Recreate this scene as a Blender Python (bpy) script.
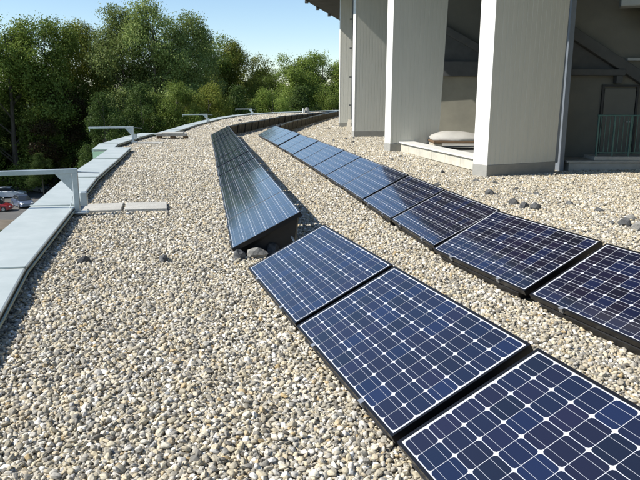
import bpy, bmesh, math, random
import numpy as np
from mathutils import Vector, Matrix, Euler, noise as mnoise
R = math.radians
for o in list(bpy.data.objects): bpy.data.objects.remove(o)
scene = bpy.context.scene
C = scene.collection

# ------------------------------------------------------------------ camera, sky, sun, exposure
cam_d = bpy.data.cameras.new('camera'); cam = bpy.data.objects.new('camera', cam_d); C.objects.link(cam)
cam_d.sensor_width = 36.0; cam_d.lens = 662.25 / 640 * 36.0; cam_d.clip_start = 0.05; cam_d.clip_end = 3000
_f = Vector((0.0, 0.97748, -0.21105)); _r = Vector((0.99999, 0.00071, 0.00329)); _u = Vector((-0.00337, 0.21105, 0.97747))
cam.matrix_world = Matrix(((_r.x, _u.x, -_f.x, 0.0), (_r.y, _u.y, -_f.y, 0.0), (_r.z, _u.z, -_f.z, 1.6288), (0, 0, 0, 1)))
scene.camera = cam
SUN_EL, SUN_A = 42.0, -14.0
sd = Vector((-math.cos(R(SUN_A)) * math.cos(R(SUN_EL)), math.sin(R(SUN_A)) * math.cos(R(SUN_EL)), math.sin(R(SUN_EL))))
world = bpy.data.worlds.new('World'); scene.world = world; world.use_nodes = True
wn = world.node_tree; wn.nodes.clear()
sky = wn.nodes.new('ShaderNodeTexSky'); sky.sky_type = 'NISHITA'; sky.sun_disc = False
sky.sun_elevation = R(SUN_EL); sky.sun_rotation = math.atan2(sd.x, sd.y)
sky.altitude = 100; sky.air_density = 1.0; sky.dust_density = 0.0; sky.ozone_density = 3.2
bg = wn.nodes.new('ShaderNodeBackground'); bg.inputs['Strength'].default_value = 0.112
wo = wn.nodes.new('ShaderNodeOutputWorld')
wn.links.new(sky.outputs[0], bg.inputs[0]); wn.links.new(bg.outputs[0], wo.inputs[0])
sl = bpy.data.lights.new('sun', 'SUN'); sl.energy = 4.8; sl.angle = R(0.53); sl.color = (1.0, 0.955, 0.88)
so = bpy.data.objects.new('sun', sl); C.objects.link(so)
so.rotation_euler = (-sd).to_track_quat('-Z', 'Y').to_euler(); so.location = (-20, -10, 30)
scene.view_settings.view_transform = 'Standard'; scene.view_settings.look = 'None'
scene.view_settings.gamma = 1.0; scene.view_settings.use_curve_mapping = False
scene.view_settings.exposure = 0.52
scene.render.engine = 'CYCLES'; scene.cycles.max_bounces = 6; scene.cycles.transparent_max_bounces = 8

# ------------------------------------------------------------------ helpers
rnd = random.Random(7)
ORD = ['zeroth', 'first', 'second', 'third', 'fourth', 'fifth', 'sixth', 'seventh', 'eighth', 'ninth', 'tenth', 'eleventh', 'twelfth',
       'thirteenth', 'fourteenth', 'fifteenth', 'sixteenth', 'seventeenth', 'eighteenth', 'nineteenth', 'twentieth',
       'twenty-first', 'twenty-second', 'twenty-third', 'twenty-fourth']
MAT = {}
def mat(name, col=(.5, .5, .5), rough=.7, metal=0.0, var=0.0, vscale=6.0, bump=0.0, bscale=40.0, coat=0.0, rnd_val=0.0, spec=.5, col2=None, stretch=(1, 1, 1)):
    """principled material with noise colour variation (between col and col2), fine bump"""
    m = bpy.data.materials.new(name); m.use_nodes = True; nt = m.node_tree; b = nt.nodes['Principled BSDF']
    b.inputs['Base Color'].default_value = (*col, 1); b.inputs['Roughness'].default_value = rough; b.inputs['Metallic'].default_value = metal
    b.inputs['Coat Weight'].default_value = coat; b.inputs['Coat Roughness'].default_value = .03; b.inputs['Specular IOR Level'].default_value = spec
    tc = nt.nodes.new('ShaderNodeTexCoord'); mp = nt.nodes.new('ShaderNodeMapping'); mp.inputs['Scale'].default_value = stretch
    nt.links.new(tc.outputs['Object'], mp.inputs[0])
    if var > 0 or col2:
        n = nt.nodes.new('ShaderNodeTexNoise'); n.inputs['Scale'].default_value = vscale; n.inputs['Detail'].default_value = 6; n.inputs['Roughness'].default_value = .65
        nt.links.new(mp.outputs[0], n.inputs['Vector'])
        mr = nt.nodes.new('ShaderNodeMapRange'); mr.inputs[1].default_value = .33; mr.inputs[2].default_value = .67
        nt.links.new(n.outputs[0], mr.inputs[0])
        mx = nt.nodes.new('ShaderNodeMix'); mx.data_type = 'RGBA'
        c2 = col2 if col2 else tuple(c * (1 - var) for c in col)
        mx.inputs[6].default_value = (*col, 1); mx.inputs[7].default_value = (*c2, 1)
        nt.links.new(mr.outputs[0], mx.inputs[0]); last = mx.outputs[2]
        if rnd_val > 0:
            oi = nt.nodes.new('ShaderNodeObjectInfo'); hs = nt.nodes.new('ShaderNodeHueSaturation')
            m2 = nt.nodes.new('ShaderNodeMapRange'); m2.inputs[3].default_value = 1 - rnd_val; m2.inputs[4].default_value = 1 + rnd_val
            nt.links.new(oi.outputs['Random'], m2.inputs[0]); nt.links.new(m2.outputs[0], hs.inputs['Value']); nt.links.new(last, hs.inputs['Color']); last = hs.outputs[0]
        nt.links.new(last, b.inputs['Base Color'])
    if bump > 0:
        n2 = nt.nodes.new('ShaderNodeTexNoise'); n2.inputs['Scale'].default_value = bscale; n2.inputs['Detail'].default_value = 5
        nt.links.new(mp.outputs[0], n2.inputs['Vector'])
        bp = nt.nodes.new('ShaderNodeBump'); bp.inputs['Strength'].default_value = bump; bp.inputs['Distance'].default_value = .01
        nt.links.new(n2.outputs[0], bp.inputs['Height']); nt.links.new(bp.outputs[0], b.inputs['Normal'])
    MAT[name] = m; return m

mat('frame_black', (.012, .012, .014), .35, .3, .3, 20)
mat('tub_black', (.016, .016, .017), .6, 0, .4, 8, .2, 60)
mat('tub_back', (.27, .24, .17), .7, 0, .0, 5, .2, 50, col2=(.15, .135, .10))
mat('backsheet', (.56, .57, .60), .25, 0, .06, 9, coat=.6)
mat('busbar', (.42, .43, .46), .35, .0, .1, 30)
mat('clamp_metal', (.42, .43, .44), .4, .7, .2, 30)
mat('cap_metal', (.54, .58, .55), .48, .12, .0, 2.4, .08, 7, col2=(.43, .475, .45))
mat('cap_edge', (.30, .37, .30), .5, .1, .3, 6)
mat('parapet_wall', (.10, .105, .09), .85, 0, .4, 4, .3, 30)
mat('green_panel', (.60, .76, .58), .55, 0, .15, 4)
mat('galvanised', (.44, .50, .52), .42, .45, .2, 9, .05, 60)
mat('concrete_slab', (.50, .485, .43), .85, 0, .0, 5, .5, 90, col2=(.40, .385, .34), rnd_val=.06)
mat('concrete_old', (.20, .20, .185), .9, 0, .0, 3, .5, 50, col2=(.33, .32, .29))
mat('fin_lit_white', (.78, .77, .72), .7, 0, .08, 3, .15, 30)  # sunlit pillar side, its brightness put into the colour
mat('fin_shade_paint', (.67, .66, .585), .75, 0, .0, 2.2, .1, 30, col2=(.625, .617, .545), stretch=(3, 3, .35))  # pillar front and body, colour darkened to stand in for shade
mat('plinth', (.28, .28, .25), .9, 0, .0, 5, .4, 50, col2=(.33, .32, .29))
mat('ledge_paint', (.60, .57, .47), .8, 0, .0, 2.5, .3, 40, col2=(.45, .43, .36))
mat('ledge_top', (.66, .65, .60), .8, 0, .12, 4, .3, 40)
mat('bay_wall_bounce', (.36, .34, .27), .85, 0, .0, .9, .2, 30, col2=(.27, .26, .21))  # lighter than the inner wall: bounce light put into the colour
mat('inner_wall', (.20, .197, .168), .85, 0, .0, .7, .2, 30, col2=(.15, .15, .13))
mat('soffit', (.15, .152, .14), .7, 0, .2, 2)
mat('beam_dark', (.10, .105, .105), .7, 0, .25, 3)
mat('beam_pale', (.45, .48, .48), .7, 0, .15, 3)
mat('door_paint', (.17, .17, .15), .6, 0, .1, 2)
mat('door_frame', (.03, .032, .035), .5, 0, .1, 5)
mat('rail_green', (.07, .16, .14), .45, .1, .2, 8)
mat('pipe_blue', (.22, .25, .29), .5, .3, .15, 4)
mat('rock_dark', (.045, .047, .05), .85, 0, .0, 18, .6, 60, col2=(.13, .13, .125), rnd_val=.3)
mat('rock_grey', (.30, .29, .26), .85, 0, .0, 10, .6, 60, col2=(.17, .165, .15), rnd_val=.15)
mat('wood', (.20, .12, .06), .8, 0, .0, 6, .3, 30, col2=(.11, .07, .04), stretch=(1, 8, 8))
mat('tarp', (.42, .405, .365), .8, 0, .12, 3, .3, 12)
mat('board_cream', (.55, .50, .40), .8, 0, .2, 5)
mat('cable_white', (.6, .6, .58), .5, 0, .1, 9)
mat('cable_grey', (.14, .14, .14), .6, 0, .1, 9)
mat('asphalt', (.085, .083, .08), .9, 0, .0, .35, .3, 8, col2=(.14, .135, .125))
mat('dirt', (.19, .155, .115), .95, 0, .0, .6, .3, 9, col2=(.12, .10, .07))
mat('terrain', (.055, .075, .028), .95, 0, .0, .4, .6, 5, col2=(.03, .045, .018))
mat('bark', (.075, .06, .045), .9, 0, .0, 2, .5, 20, col2=(.13, .115, .095), stretch=(3, 3, .5))
mat('paint_white', (.72, .73, .74), .3, 0, .05, 2, coat=.8)
mat('paint_blue', (.13, .17, .26), .3, .3, .05, 2, coat=.8)
mat('paint_red', (.28, .025, .03), .3, 0, .05, 2, coat=.8)
mat('paint_dark', (.03, .035, .05), .3, .2, .05, 2, coat=.8)
mat('paint_silver', (.40, .41, .43), .3, .6, .05, 2, coat=.8)
mat('car_glass', (.03, .035, .04), .06, 0, .05, 2, coat=.5)
mat('tyre', (.02, .02, .02), .85, 0, .1, 9)
mat('rim', (.4, .4, .41), .35, .8, .1, 9)
mat('lamp_clear', (.75, .75, .72), .15, 0, .05, 9, coat=.5)
mat('lamp_red', (.35, .02, .02), .2, 0, .05, 9, coat=.5)
mat('vent_white', (.66, .68, .66), .5, 0, .1, 3)

def cell_material():
    m = bpy.data.materials.new('silicon_cell'); m.use_nodes = True; nt = m.node_tree; b = nt.nodes['Principled BSDF']
    oi = nt.nodes.new('ShaderNodeObjectInfo'); ge = nt.nodes.new('ShaderNodeNewGeometry')
    ad = nt.nodes.new('ShaderNodeMath'); ad.operation = 'ADD'; fr = nt.nodes.new('ShaderNodeMath'); fr.operation = 'FRACT'
    nt.links.new(oi.outputs['Random'], ad.inputs[0]); nt.links.new(ge.outputs['Random Per Island'], ad.inputs[1]); nt.links.new(ad.outputs[0], fr.inputs[0])
    cr = nt.nodes.new('ShaderNodeValToRGB'); e = cr.color_ramp.elements
    e[0].position = 0; e[0].color = (.005, .006, .014, 1); e[1].position = 1; e[1].color = (.0075, .0125, .044, 1)
    for p_, c_ in ((.3, (.0085, .0066, .019)), (.5, (.0048, .0076, .024)), (.7, (.0105, .0078, .024)), (.85, (.005, .0082, .030))):
        k = e.new(p_); k.color = (*c_, 1)
    nt.links.new(fr.outputs[0], cr.inputs[0]); nt.links.new(cr.outputs[0], b.inputs['Base Color'])
    b.inputs['Roughness'].default_value = .32; b.inputs['Specular IOR Level'].default_value = .2
    b.inputs['Coat Weight'].default_value = 1.0; b.inputs['Coat Roughness'].default_value = .075; b.inputs['Coat IOR'].default_value = 1.78
    MAT['cell'] = m
cell_material()

def pebble_material(name, base):
    m = bpy.data.materials.new(name); m.use_nodes = True; nt = m.node_tree; b = nt.nodes['Principled BSDF']
    tc = nt.nodes.new('ShaderNodeTexCoord')
    cr = nt.nodes.new('ShaderNodeValToRGB'); e = cr.color_ramp.elements
    stops = [(0, (.11, .10, .085)), (.10, (.20, .19, .17)), (.25, (.33, .295, .23)), (.40, (.30, .285, .255)), (.52, (.40, .35, .265)), (.64, (.46, .42, .34)),
             (.74, (.36, .345, .32)), (.84, (.54, .51, .44)), (.90, (.34, .265, .17)), (.945, (.64, .61, .55)), (1, (.70, .68, .63))]
    e[0].position, e[0].color = stops[0][0], (*stops[0][1], 1); e[1].position, e[1].color = 1, (*stops[-1][1], 1)
    for p_, c_ in stops[1:-1]: k = e.new(p_); k.color = (*c_, 1)
    if base:
        vo = nt.nodes.new('ShaderNodeTexVoronoi'); vo.inputs['Scale'].default_value = 32; nt.links.new(tc.outputs['Object'], vo.inputs['Vector'])
        sx = nt.nodes.new('ShaderNodeSeparateColor'); nt.links.new(vo.outputs['Color'], sx.inputs[0]); nt.links.new(sx.outputs[0], cr.inputs[0])
        bp = nt.nodes.new('ShaderNodeBump'); bp.inputs['Strength'].default_value = 1; bp.inputs['Distance'].default_value = .03; bp.invert = True
        nt.links.new(vo.outputs['Distance'], bp.inputs['Height']); nt.links.new(bp.outputs[0], b.inputs['Normal'])
        col = cr.outputs[0]
    else:
        oi = nt.nodes.new('ShaderNodeObjectInfo'); nt.links.new(oi.outputs['Random'], cr.inputs[0])
        n = nt.nodes.new('ShaderNodeTexNoise'); n.inputs['Scale'].default_value = 2.2; n.inputs['Detail'].default_value = 5; nt.links.new(tc.outputs['Object'], n.inputs['Vector'])
        mr = nt.nodes.new('ShaderNodeMapRange'); mr.inputs[1].default_value = .3; mr.inputs[2].default_value = .7; mr.inputs[3].default_value = .82; mr.inputs[4].default_value = 1.15
        nt.links.new(n.outputs[0], mr.inputs[0]); hs = nt.nodes.new('ShaderNodeHueSaturation')
        nt.links.new(mr.outputs[0], hs.inputs['Value']); nt.links.new(cr.outputs[0], hs.inputs['Color']); col = hs.outputs[0]
    hs2 = nt.nodes.new('ShaderNodeHueSaturation'); hs2.inputs['Value'].default_value = 1.22; hs2.inputs['Saturation'].default_value = 1.28; hs2.inputs['Hue'].default_value = .503
    nt.links.new(col, hs2.inputs['Color']); nt.links.new(hs2.outputs[0], b.inputs['Base Color'])
    b.inputs['Roughness'].default_value = .75; b.inputs['Specular IOR Level'].default_value = .3
    MAT[name] = m
pebble_material('pebble', False); pebble_material('gravel_base', True)

def leaf_material(name, cols, trans=.35):
    m = bpy.data.materials.new(name); m.use_nodes = True; nt = m.node_tree; nt.nodes.remove(nt.nodes['Principled BSDF'])
    out = nt.nodes['Material Output']; ge = nt.nodes.new('ShaderNodeNewGeometry'); oi = nt.nodes.new('ShaderNodeObjectInfo')
    cr = nt.nodes.new('ShaderNodeValToRGB'); e = cr.color_ramp.elements
    e[0].color = (*cols[0], 1); e[1].color = (*cols[-1], 1)
    for i, c_ in enumerate(cols[1:-1]): k = e.new((i + 1) / (len(cols) - 1)); k.color = (*c_, 1)
    nt.links.new(ge.outputs['Random Per Island'], cr.inputs[0])
    hs = nt.nodes.new('ShaderNodeHueSaturation'); mr = nt.nodes.new('ShaderNodeMapRange'); mr.inputs[3].default_value = .75; mr.inputs[4].default_value = 1.3
    nt.links.new(oi.outputs['Random'], mr.inputs[0]); nt.links.new(mr.outputs[0], hs.inputs['Value']); nt.links.new(cr.outputs[0], hs.inputs['Color'])
    d = nt.nodes.new('ShaderNodeBsdfDiffuse'); t = nt.nodes.new('ShaderNodeBsdfTranslucent'); g = nt.nodes.new('ShaderNodeBsdfGlossy'); g.inputs['Roughness'].default_value = .45
    g.inputs['Color'].default_value = (.5, .5, .5, 1)
    mx = nt.nodes.new('ShaderNodeMixShader'); mx.inputs[0].default_value = trans; mg = nt.nodes.new('ShaderNodeMixShader'); mg.inputs[0].default_value = .015
    nt.links.new(hs.outputs[0], d.inputs[0]); nt.links.new(hs.outputs[0], t.inputs[0])
    nt.links.new(d.outputs[0], mx.inputs[1]); nt.links.new(t.outputs[0], mx.inputs[2]); nt.links.new(mx.outputs[0], mg.inputs[1]); nt.links.new(g.outputs[0], mg.inputs[2])
    nt.links.new(mg.outputs[0], out.inputs[0]); MAT[name] = m
leaf_material('leaf_green', [(0.113, 0.165, 0.032), (0.147, 0.205, 0.04), (0.176, 0.235, 0.05), (0.213, 0.26, 0.063)])
leaf_material('leaf_poplar', [(0.126, 0.174, 0.049), (0.163, 0.218, 0.063), (0.196, 0.243, 0.077), (0.232, 0.272, 0.102)])
leaf_material('leaf_yellow', [(0.136, 0.165, 0.031), (0.172, 0.206, 0.038), (0.209, 0.228, 0.047), (0.219, 0.22, 0.047)])
leaf_material('leaf_copper', [(.035, .025, .014), (.053, .032, .016), (.047, .047, .019), (.078, .053, .023)], .2)
leaf_material('leaf_dark', [(.034, .061, .016), (.061, .097, .024), (.088, .128, .034)], .25)

class MB:
    """collects shapes, then links them as one mesh object"""
    def __init__(s): s.v = []; s.f = []
    def add(s, vs, fs):
        n = len(s.v); s.v += [tuple(v) for v in vs]; s.f += [tuple(i + n for i in f) for f in fs]; return s
    def box(s, x0, x1, y0, y1, z0, z1):
        return s.add([(x0, y0, z0), (x1, y0, z0), (x1, y1, z0), (x0, y1, z0), (x0, y0, z1), (x1, y0, z1), (x1, y1, z1), (x0, y1, z1)],
                     [(0, 3, 2, 1), (4, 5, 6, 7), (0, 1, 5, 4), (1, 2, 6, 5), (2, 3, 7, 6), (3, 0, 4, 7)])
    def bar(s, a, b, w, h, up=(0, 0, 1)):
        a = Vector(a); b = Vector(b); d = (b - a).normalized(); u = Vector(up)
        if abs(d.dot(u)) > .98: u = Vector((0, 1, 0))
        sx = d.cross(u).normalized() * w / 2; sy = sx.cross(d).normalized() * h / 2
        vs = [p + i * sx + j * sy for p in (a, b) for i, j in ((-1, -1), (1, -1), (1, 1), (-1, 1))]
        return s.add(vs, [(3, 2, 1, 0), (4, 5, 6, 7), (0, 1, 5, 4), (1, 2, 6, 5), (2, 3, 7, 6), (3, 0, 4, 7)])
    def tube(s, pts, r, n=8, r1=None):
        pts = [Vector(p) for p in pts]; rings = []; m = len(pts)
        for i, p in enumerate(pts):
            d = (pts[min(i + 1, m - 1)] - pts[max(i - 1, 0)]).normalized(); u = Vector((0, 0, 1)) if abs(d.z) < .9 else Vector((1, 0, 0))
            a = d.cross(u).normalized(); b = d.cross(a); rr = r if r1 is None else r + (r1 - r) * i / max(1, m - 1)
            rings.append([p + rr * (math.cos(2 * math.pi * k / n) * a + math.sin(2 * math.pi * k / n) * b) for k in range(n)])
        vs = [v for g in rings for v in g]; fs = []
        for i in range(m - 1):
            for k in range(n): fs.append((i * n + k, i * n + (k + 1) % n, (i + 1) * n + (k + 1) % n, (i + 1) * n + k))
        fs += [tuple(range(n))[::-1], tuple((m - 1) * n + k for k in range(n))]
        return s.add(vs, fs)
    def prism(s, poly, z0, z1):
        n = len(poly)
        return s.add([(x, y, z0) for x, y in poly] + [(x, y, z1) for x, y in poly],
                     [tuple(range(n))[::-1], tuple(range(n, 2 * n))] + [(i, (i + 1) % n, n + (i + 1) % n, n + i) for i in range(n)])
    def mesh(s, name, m, bevel=0.0, smooth=False):
        me = bpy.data.meshes.new(name); me.from_pydata(s.v, [], s.f); me.materials.append(MAT[m])
        bm = bmesh.new(); bm.from_mesh(me); bmesh.ops.recalc_face_normals(bm, faces=bm.faces)
        if bevel > 0: bmesh.ops.bevel(bm, geom=list(bm.edges), offset=bevel, segments=1, affect='EDGES', clamp_overlap=True)
        bm.to_mesh(me); bm.free()
        if smooth: me.polygons.foreach_set('use_smooth', [True] * len(me.polygons))
        return me
    def build(s, name, m, parent=None, bevel=0.0, smooth=False):
        return place(name, s.mesh(name, m, bevel, smooth), parent)
def place(name, me, parent=None, loc=(0, 0, 0), rot=(0, 0, 0)):
    o = bpy.data.objects.new(name, me); C.objects.link(o); o.parent = parent; o.location = loc; o.rotation_euler = rot; return o
def tag(o, label=None, cat=None, group=None, kind=None):
    if label: o['label'] = label
    if cat: o['category'] = cat
    if group: o['group'] = group
    if kind: o['kind'] = kind
    return o
def thing(name, label, cat, loc=(0, 0, 0), rz=0.0, group=None):
    o = bpy.data.objects.new(name, None); C.objects.link(o); o.location = loc; o.rotation_euler = (0, 0, rz); o.empty_display_size = .2
    return tag(o, label, cat, group)
def lerp_path(pts, y):
    for (x0, y0), (x1, y1) in zip(pts, pts[1:]):
        if y0 <= y <= y1: return x0 + (x1 - x0) * (y - y0) / (y1 - y0)
    return pts[0][0] if y < pts[0][1] else pts[-1][0]

# ------------------------------------------------------------------ terrain below the roof
GZ = -12.0
tag(MB().add([(-900, -300, GZ), (900, -300, GZ), (900, 1500, GZ), (-900, 1500, GZ)], [(0, 1, 2, 3)]).build('terrain', 'terrain'), kind='structure')
tag(MB().add([(-75, 72.5, GZ + .02), (-30, 72.5, GZ + .02), (-26, 104, GZ + .02), (-80, 112, GZ + .02)], [(0, 1, 2, 3)]).build('car_park', 'asphalt'), kind='structure')
tag(MB().add([(-70, 67.5, GZ + .03), (-26, 67.5, GZ + .03), (-24, 73.2, GZ + .03), (-72, 73.2, GZ + .03)], [(0, 1, 2, 3)]).build('dirt_path', 'dirt'), kind='structure')

# ------------------------------------------------------------------ roof and its parapet
PAR1 = [(-0.55, -2.2), (-1.45, 1.5), (-2.25, 4.44), (-2.64, 5.75), (-3.45, 9.22), (-4.24, 12.54), (-4.98, 16.4), (-5.73, 20.2)]   # inner edge
PAR2 = [(-6.05, 19.45), (-6.55, 21.6), (-6.88, 25.6), (-6.95, 28.1)]
PAR3 = [(-6.30, 28.0), (-6.45, 31.0), (-6.80, 36.5), (-6.97, 42.3), (-7.02, 50.0), (-6.75, 56.0), (-6.0, 61.0), (-4.2, 66.5), (-1.74, 71.6), (2.2, 78.5), (8, 87)]
CAPZ, CAPW = 0.13, 0.57
def normals(pts):
    ns = []
    for i in range(len(pts)):
        a = Vector(pts[max(0, i - 1)]); b = Vector(pts[min(len(pts) - 1, i + 1)]); d = (b - a).normalized(); ns.append(Vector((-d.y, d.x)))
    return ns
def parapet(label, pts, green_end=False):
    ns = normals(pts); inn = [Vector(p) for p in pts]; outp = [p + n * CAPW for p, n in zip(inn, ns)]
    root = thing('parapet', label, 'parapet', (inn[0].x, inn[0].y, 0)); off = root.location
    def P(v, z): return (v.x - off.x, v.y - off.y, z)
    for i in range(len(pts) - 1):
        d = (inn[i + 1] - inn[i]).normalized() * .006
        a0, a1, b0, b1 = inn[i] + d, inn[i + 1] - d, outp[i] + d, outp[i + 1] - d
        # folded sheet: outer drip, top, inner edge roll
        def prof(a, b):
            n = (b - a).normalized()
            return [P(b + n * .02, CAPZ - .10), P(b + n * .02, CAPZ - .012), P(b + n * .008, CAPZ + .004), P(a + n * .012, CAPZ - .004), P(a - n * .0, CAPZ - .010), P(a, CAPZ - .030),
                    P(a + n * .004, CAPZ - .035), P(a + n * .05, CAPZ - .035), P(b - n * .01, CAPZ - .10)]
        v = prof(a0, b0) + prof(a1, b1); k = 9
        fs = [(j, (j + 1) % k, k + (j + 1) % k, k + j) for j in range(k)] + [tuple(range(k))[::-1], tuple(range(k, 2 * k))]
        place('cap_sheet', MB().add(v, fs).mesh('cap_sheet', 'cap_metal'), root)
        n0 = (b0 - a0).normalized()
        MB().bar(P(a0 - n0 * .018, CAPZ - .048), P(a1 - n0 * .018, CAPZ - .048), .012, .022).build('drip_edge', 'cap_edge', root)
        # upstand wall below the sheet, set back
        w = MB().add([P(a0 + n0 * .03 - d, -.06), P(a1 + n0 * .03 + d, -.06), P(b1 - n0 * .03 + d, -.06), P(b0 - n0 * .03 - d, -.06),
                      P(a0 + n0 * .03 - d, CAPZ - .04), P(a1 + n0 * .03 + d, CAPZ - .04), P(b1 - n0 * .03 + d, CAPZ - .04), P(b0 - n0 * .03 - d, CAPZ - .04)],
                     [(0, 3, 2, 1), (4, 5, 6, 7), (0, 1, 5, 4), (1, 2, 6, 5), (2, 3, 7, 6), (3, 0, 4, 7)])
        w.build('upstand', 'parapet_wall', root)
        # facade under the outer edge down to the ground
        MB().add([P(b0 - n0 * .25, -12), P(b1 - n0 * .25, -12), P(b1 - n0 * .02, -12), P(b0 - n0 * .02, -12), P(b0 - n0 * .25, -.07), P(b1 - n0 * .25, -.07), P(b1 - n0 * .02, -.07), P(b0 - n0 * .02, -.07)],
                 [(0, 3, 2, 1), (4, 5, 6, 7), (0, 1, 5, 4), (1, 2, 6, 5), (2, 3, 7, 6), (3, 0, 4, 7)]).build('facade_wall', 'green_panel', root)
        if i > 0:
            n = (outp[i] - inn[i]).normalized()
            MB().bar(P(inn[i] - n * .004, CAPZ + .006), P(outp[i] + n * .022, CAPZ + .012), .045, .016).build('seam', 'cap_metal', root, .003)
    if green_end:
        n = (outp[0] - inn[0]).normalized(); d = (inn[1] - inn[0]).normalized()
        MB().bar(P(inn[0] - d * .02 + n * .02, -.62), P(outp[0] - d * .02 - n * .0, -.62), .03, 1.36).build('end_panel', 'green_panel', root)
    return root
parapet('low grey metal-capped parapet along the left foreground edge of the gravel roof', PAR1)
parapet('short stepped-out metal parapet with pale green end behind the near parapet', PAR2, True)
parapet('long far metal-capped parapet curving right below the trees', PAR3)
MB_ = MB().bar((-6.30, 28.02, CAPZ - .03), (-7.5, 28.02, CAPZ - .03), .4, .06)
o = MB_.build('parapet_return', 'cap_metal'); tag(o, 'short metal cap strip crossing between stepped parapets behind the stacked slabs', 'parapet')

EDGE = PAR1[:-1] + [(-5.76, 20.2), (-6.3, 20.21), (-6.6, 21.6), (-6.9, 25.6), (-6.97, 28.0), (-6.32, 28.2)] + PAR3[1:]
RIGHT = [(16, -2.2), (16, 8), (14, 20), (12, 40), (14, 60), (22, 87)]
floor = MB(); pl = [(x - .1, y) for x, y in EDGE] + RIGHT[::-1]
floor.prism(pl, -.30, -.022)
tag(floor.build('gravel_roof', 'gravel_base'), kind='structure')

# ------------------------------------------------------------------ solar panels
L, W = 1.58, 0.808
PX, PY, CX, CY = .1268, .1278, .1228, .1244
def cell_poly(cx, cy, z0, z1, mb):
    hx, hy, c = CX / 2, CY / 2, .0155
    pts = [(-hx + c, -hy), (hx - c, -hy), (hx - .3 * c, -hy + .38 * c), (hx, -hy + c), (hx, hy - c), (hx - .3 * c, hy - .38 * c), (hx - c, hy), (-hx + c, hy),
           (-hx + .3 * c, hy - .38 * c), (-hx, hy - c), (-hx, -hy + c), (-hx + .3 * c, -hy + .38 * c)]
    mb.prism([(cx + x, cy + y) for x, y in pts], z0, z1)
X0 = (L - 12 * PX) / 2 + PX / 2; Y0 = (W - 6 * PY) / 2 + PY / 2
one = MB(); cell_poly(0, 0, 0, .0009, one); CELL = one.mesh('cell', 'cell')
allc = MB()
for i in range(12):
    for j in range(6): cell_poly(X0 + i * PX, Y0 + j * PY, .0002, .0011, allc)
CELLS = allc.mesh('cells', 'cell')
bb = MB()
for j in range(6):
    for s in (-1, 1): bb.box(X0 - CX / 2 - .004, X0 + 11 * PX + CX / 2 + .004, Y0 + j * PY + s * .0315 - .00075, Y0 + j * PY + s * .0315 + .00075, .0012, .0016)
BUS = bb.mesh('busbars', 'busbar')
BACK = MB().box(.006, L - .006, .006, W - .006, -.005, 0).mesh('backsheet', 'backsheet')
fr = MB(); t = .016
for (x0, x1, y0, y1) in ((0, L, 0, t), (0, L, W - t, W), (0, t, t, W - t), (L - t, L, t, W - t)): fr.box(x0, x1, y0, y1, -.042, .0035)
FRAME = fr.mesh('frame', 'frame_black')
def tub_mesh(tilt, z0):
    ct, st = math.cos(tilt), math.sin(tilt); yb = W * ct; zb = z0 + W * st
    mb = MB(); x0, x1 = .11, L - .11; zf = z0 - .052; zt = zb - .05
    # tapered tub body: bottom narrower than rim
    b = [(x0 + .04, .07, -.02), (x1 - .04, .07, -.02), (x1 - .04, yb - .07, -.02), (x0 + .04, yb - .07, -.02)]
    tp = [(x0, .02, max(.02, zf)), (x1, .02, max(.02, zf)), (x1, yb - .015, zt), (x0, yb - .015, zt)]
    mb.add(b + tp, [(0, 3, 2, 1), (4, 5, 6, 7), (0, 1, 5, 4), (1, 2, 6, 5), (2, 3, 7, 6), (3, 0, 4, 7)])
    # rim lip
    for e_ in (x0 - .012, x1 + .012): mb.bar((e_, .03, max(.025, zf) + .01), (e_, yb - .03, zt - .02), .03, .02)
    return mb.mesh('mounting_tub', 'tub_black')
def ribs_mesh(tilt, z0):
    ct, st = math.cos(tilt), math.sin(tilt); yb = W * ct; zt = z0 + W * st - .055; mb = MB()
    for x in (.20, .43, .66, .90, 1.13, 1.36):
        mb.bar((x, yb - .055, -.02), (x, yb - .004, zt), .03, .05, (1, 0, 0))
    mb.box(.12, L - .12, yb - .012, yb + .01, zt - .018, zt)
    return mb.mesh('back_ribs', 'tub_back')
TILT = R(27.0); Z0 = .10
TUB, RIBS = tub_mesh(TILT, Z0), ribs_mesh(TILT, Z0)
CLAMP = MB().box(-.02, .02, -.012, .013, -.03, .008).mesh('clamp', 'clamp_metal')
FOOT = []
def solar_panel(px, py, yaw, label, group, detail=0, z=0.0, dt=0.0, roll=0.0):
    root = thing('solar_panel', label, 'solar panel', (px, py, z), yaw, group); root.rotation_euler = (0, roll, yaw)
    rot = (TILT + dt, 0, 0); loc = (0, 0, Z0)
    def part(n, me): return place(n, me, root, loc, rot)
    part('frame', FRAME); bs = part('backsheet', BACK)
    if detail:
        for i in range(12):
            for j in range(6): place('cell', CELL, bs, (X0 + i * PX, Y0 + j * PY, .0002))
    else:
        tag(part('cells', CELLS), kind='stuff')
    tag(part('busbars', BUS), kind='stuff')
    for x in (.38, L - .38): place('clamp', CLAMP, root, (x, 0, Z0), rot)
    place('mounting_tub', TUB, root); tag(place('tub_ribs', RIBS, root), kind='stuff')
    u = Vector((math.cos(yaw), math.sin(yaw))); n = Vector((-u.y, u.x)); a = Vector((px, py))
    FOOT.append((a, u, n)); return root
G1 = 'large blue panels of the foreground row'
solar_panel(-.651, 5.842, R(-72.26), 'blue solar panel at the far end of the foreground row, beside the row gap', G1, 1)
solar_panel(-.157, 4.288, R(-71.9), 'middle panel of the three big blue foreground panels, fully in frame', G1, 1)
solar_panel(.352, 2.741, R(-72.1), 'nearest blue solar panel cut off by the bottom right corner', G1, 1)
solar_panel(.85, 1.20, R(-72.1), 'blue solar panel of the foreground row just below the bottom picture edge', G1)
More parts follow.
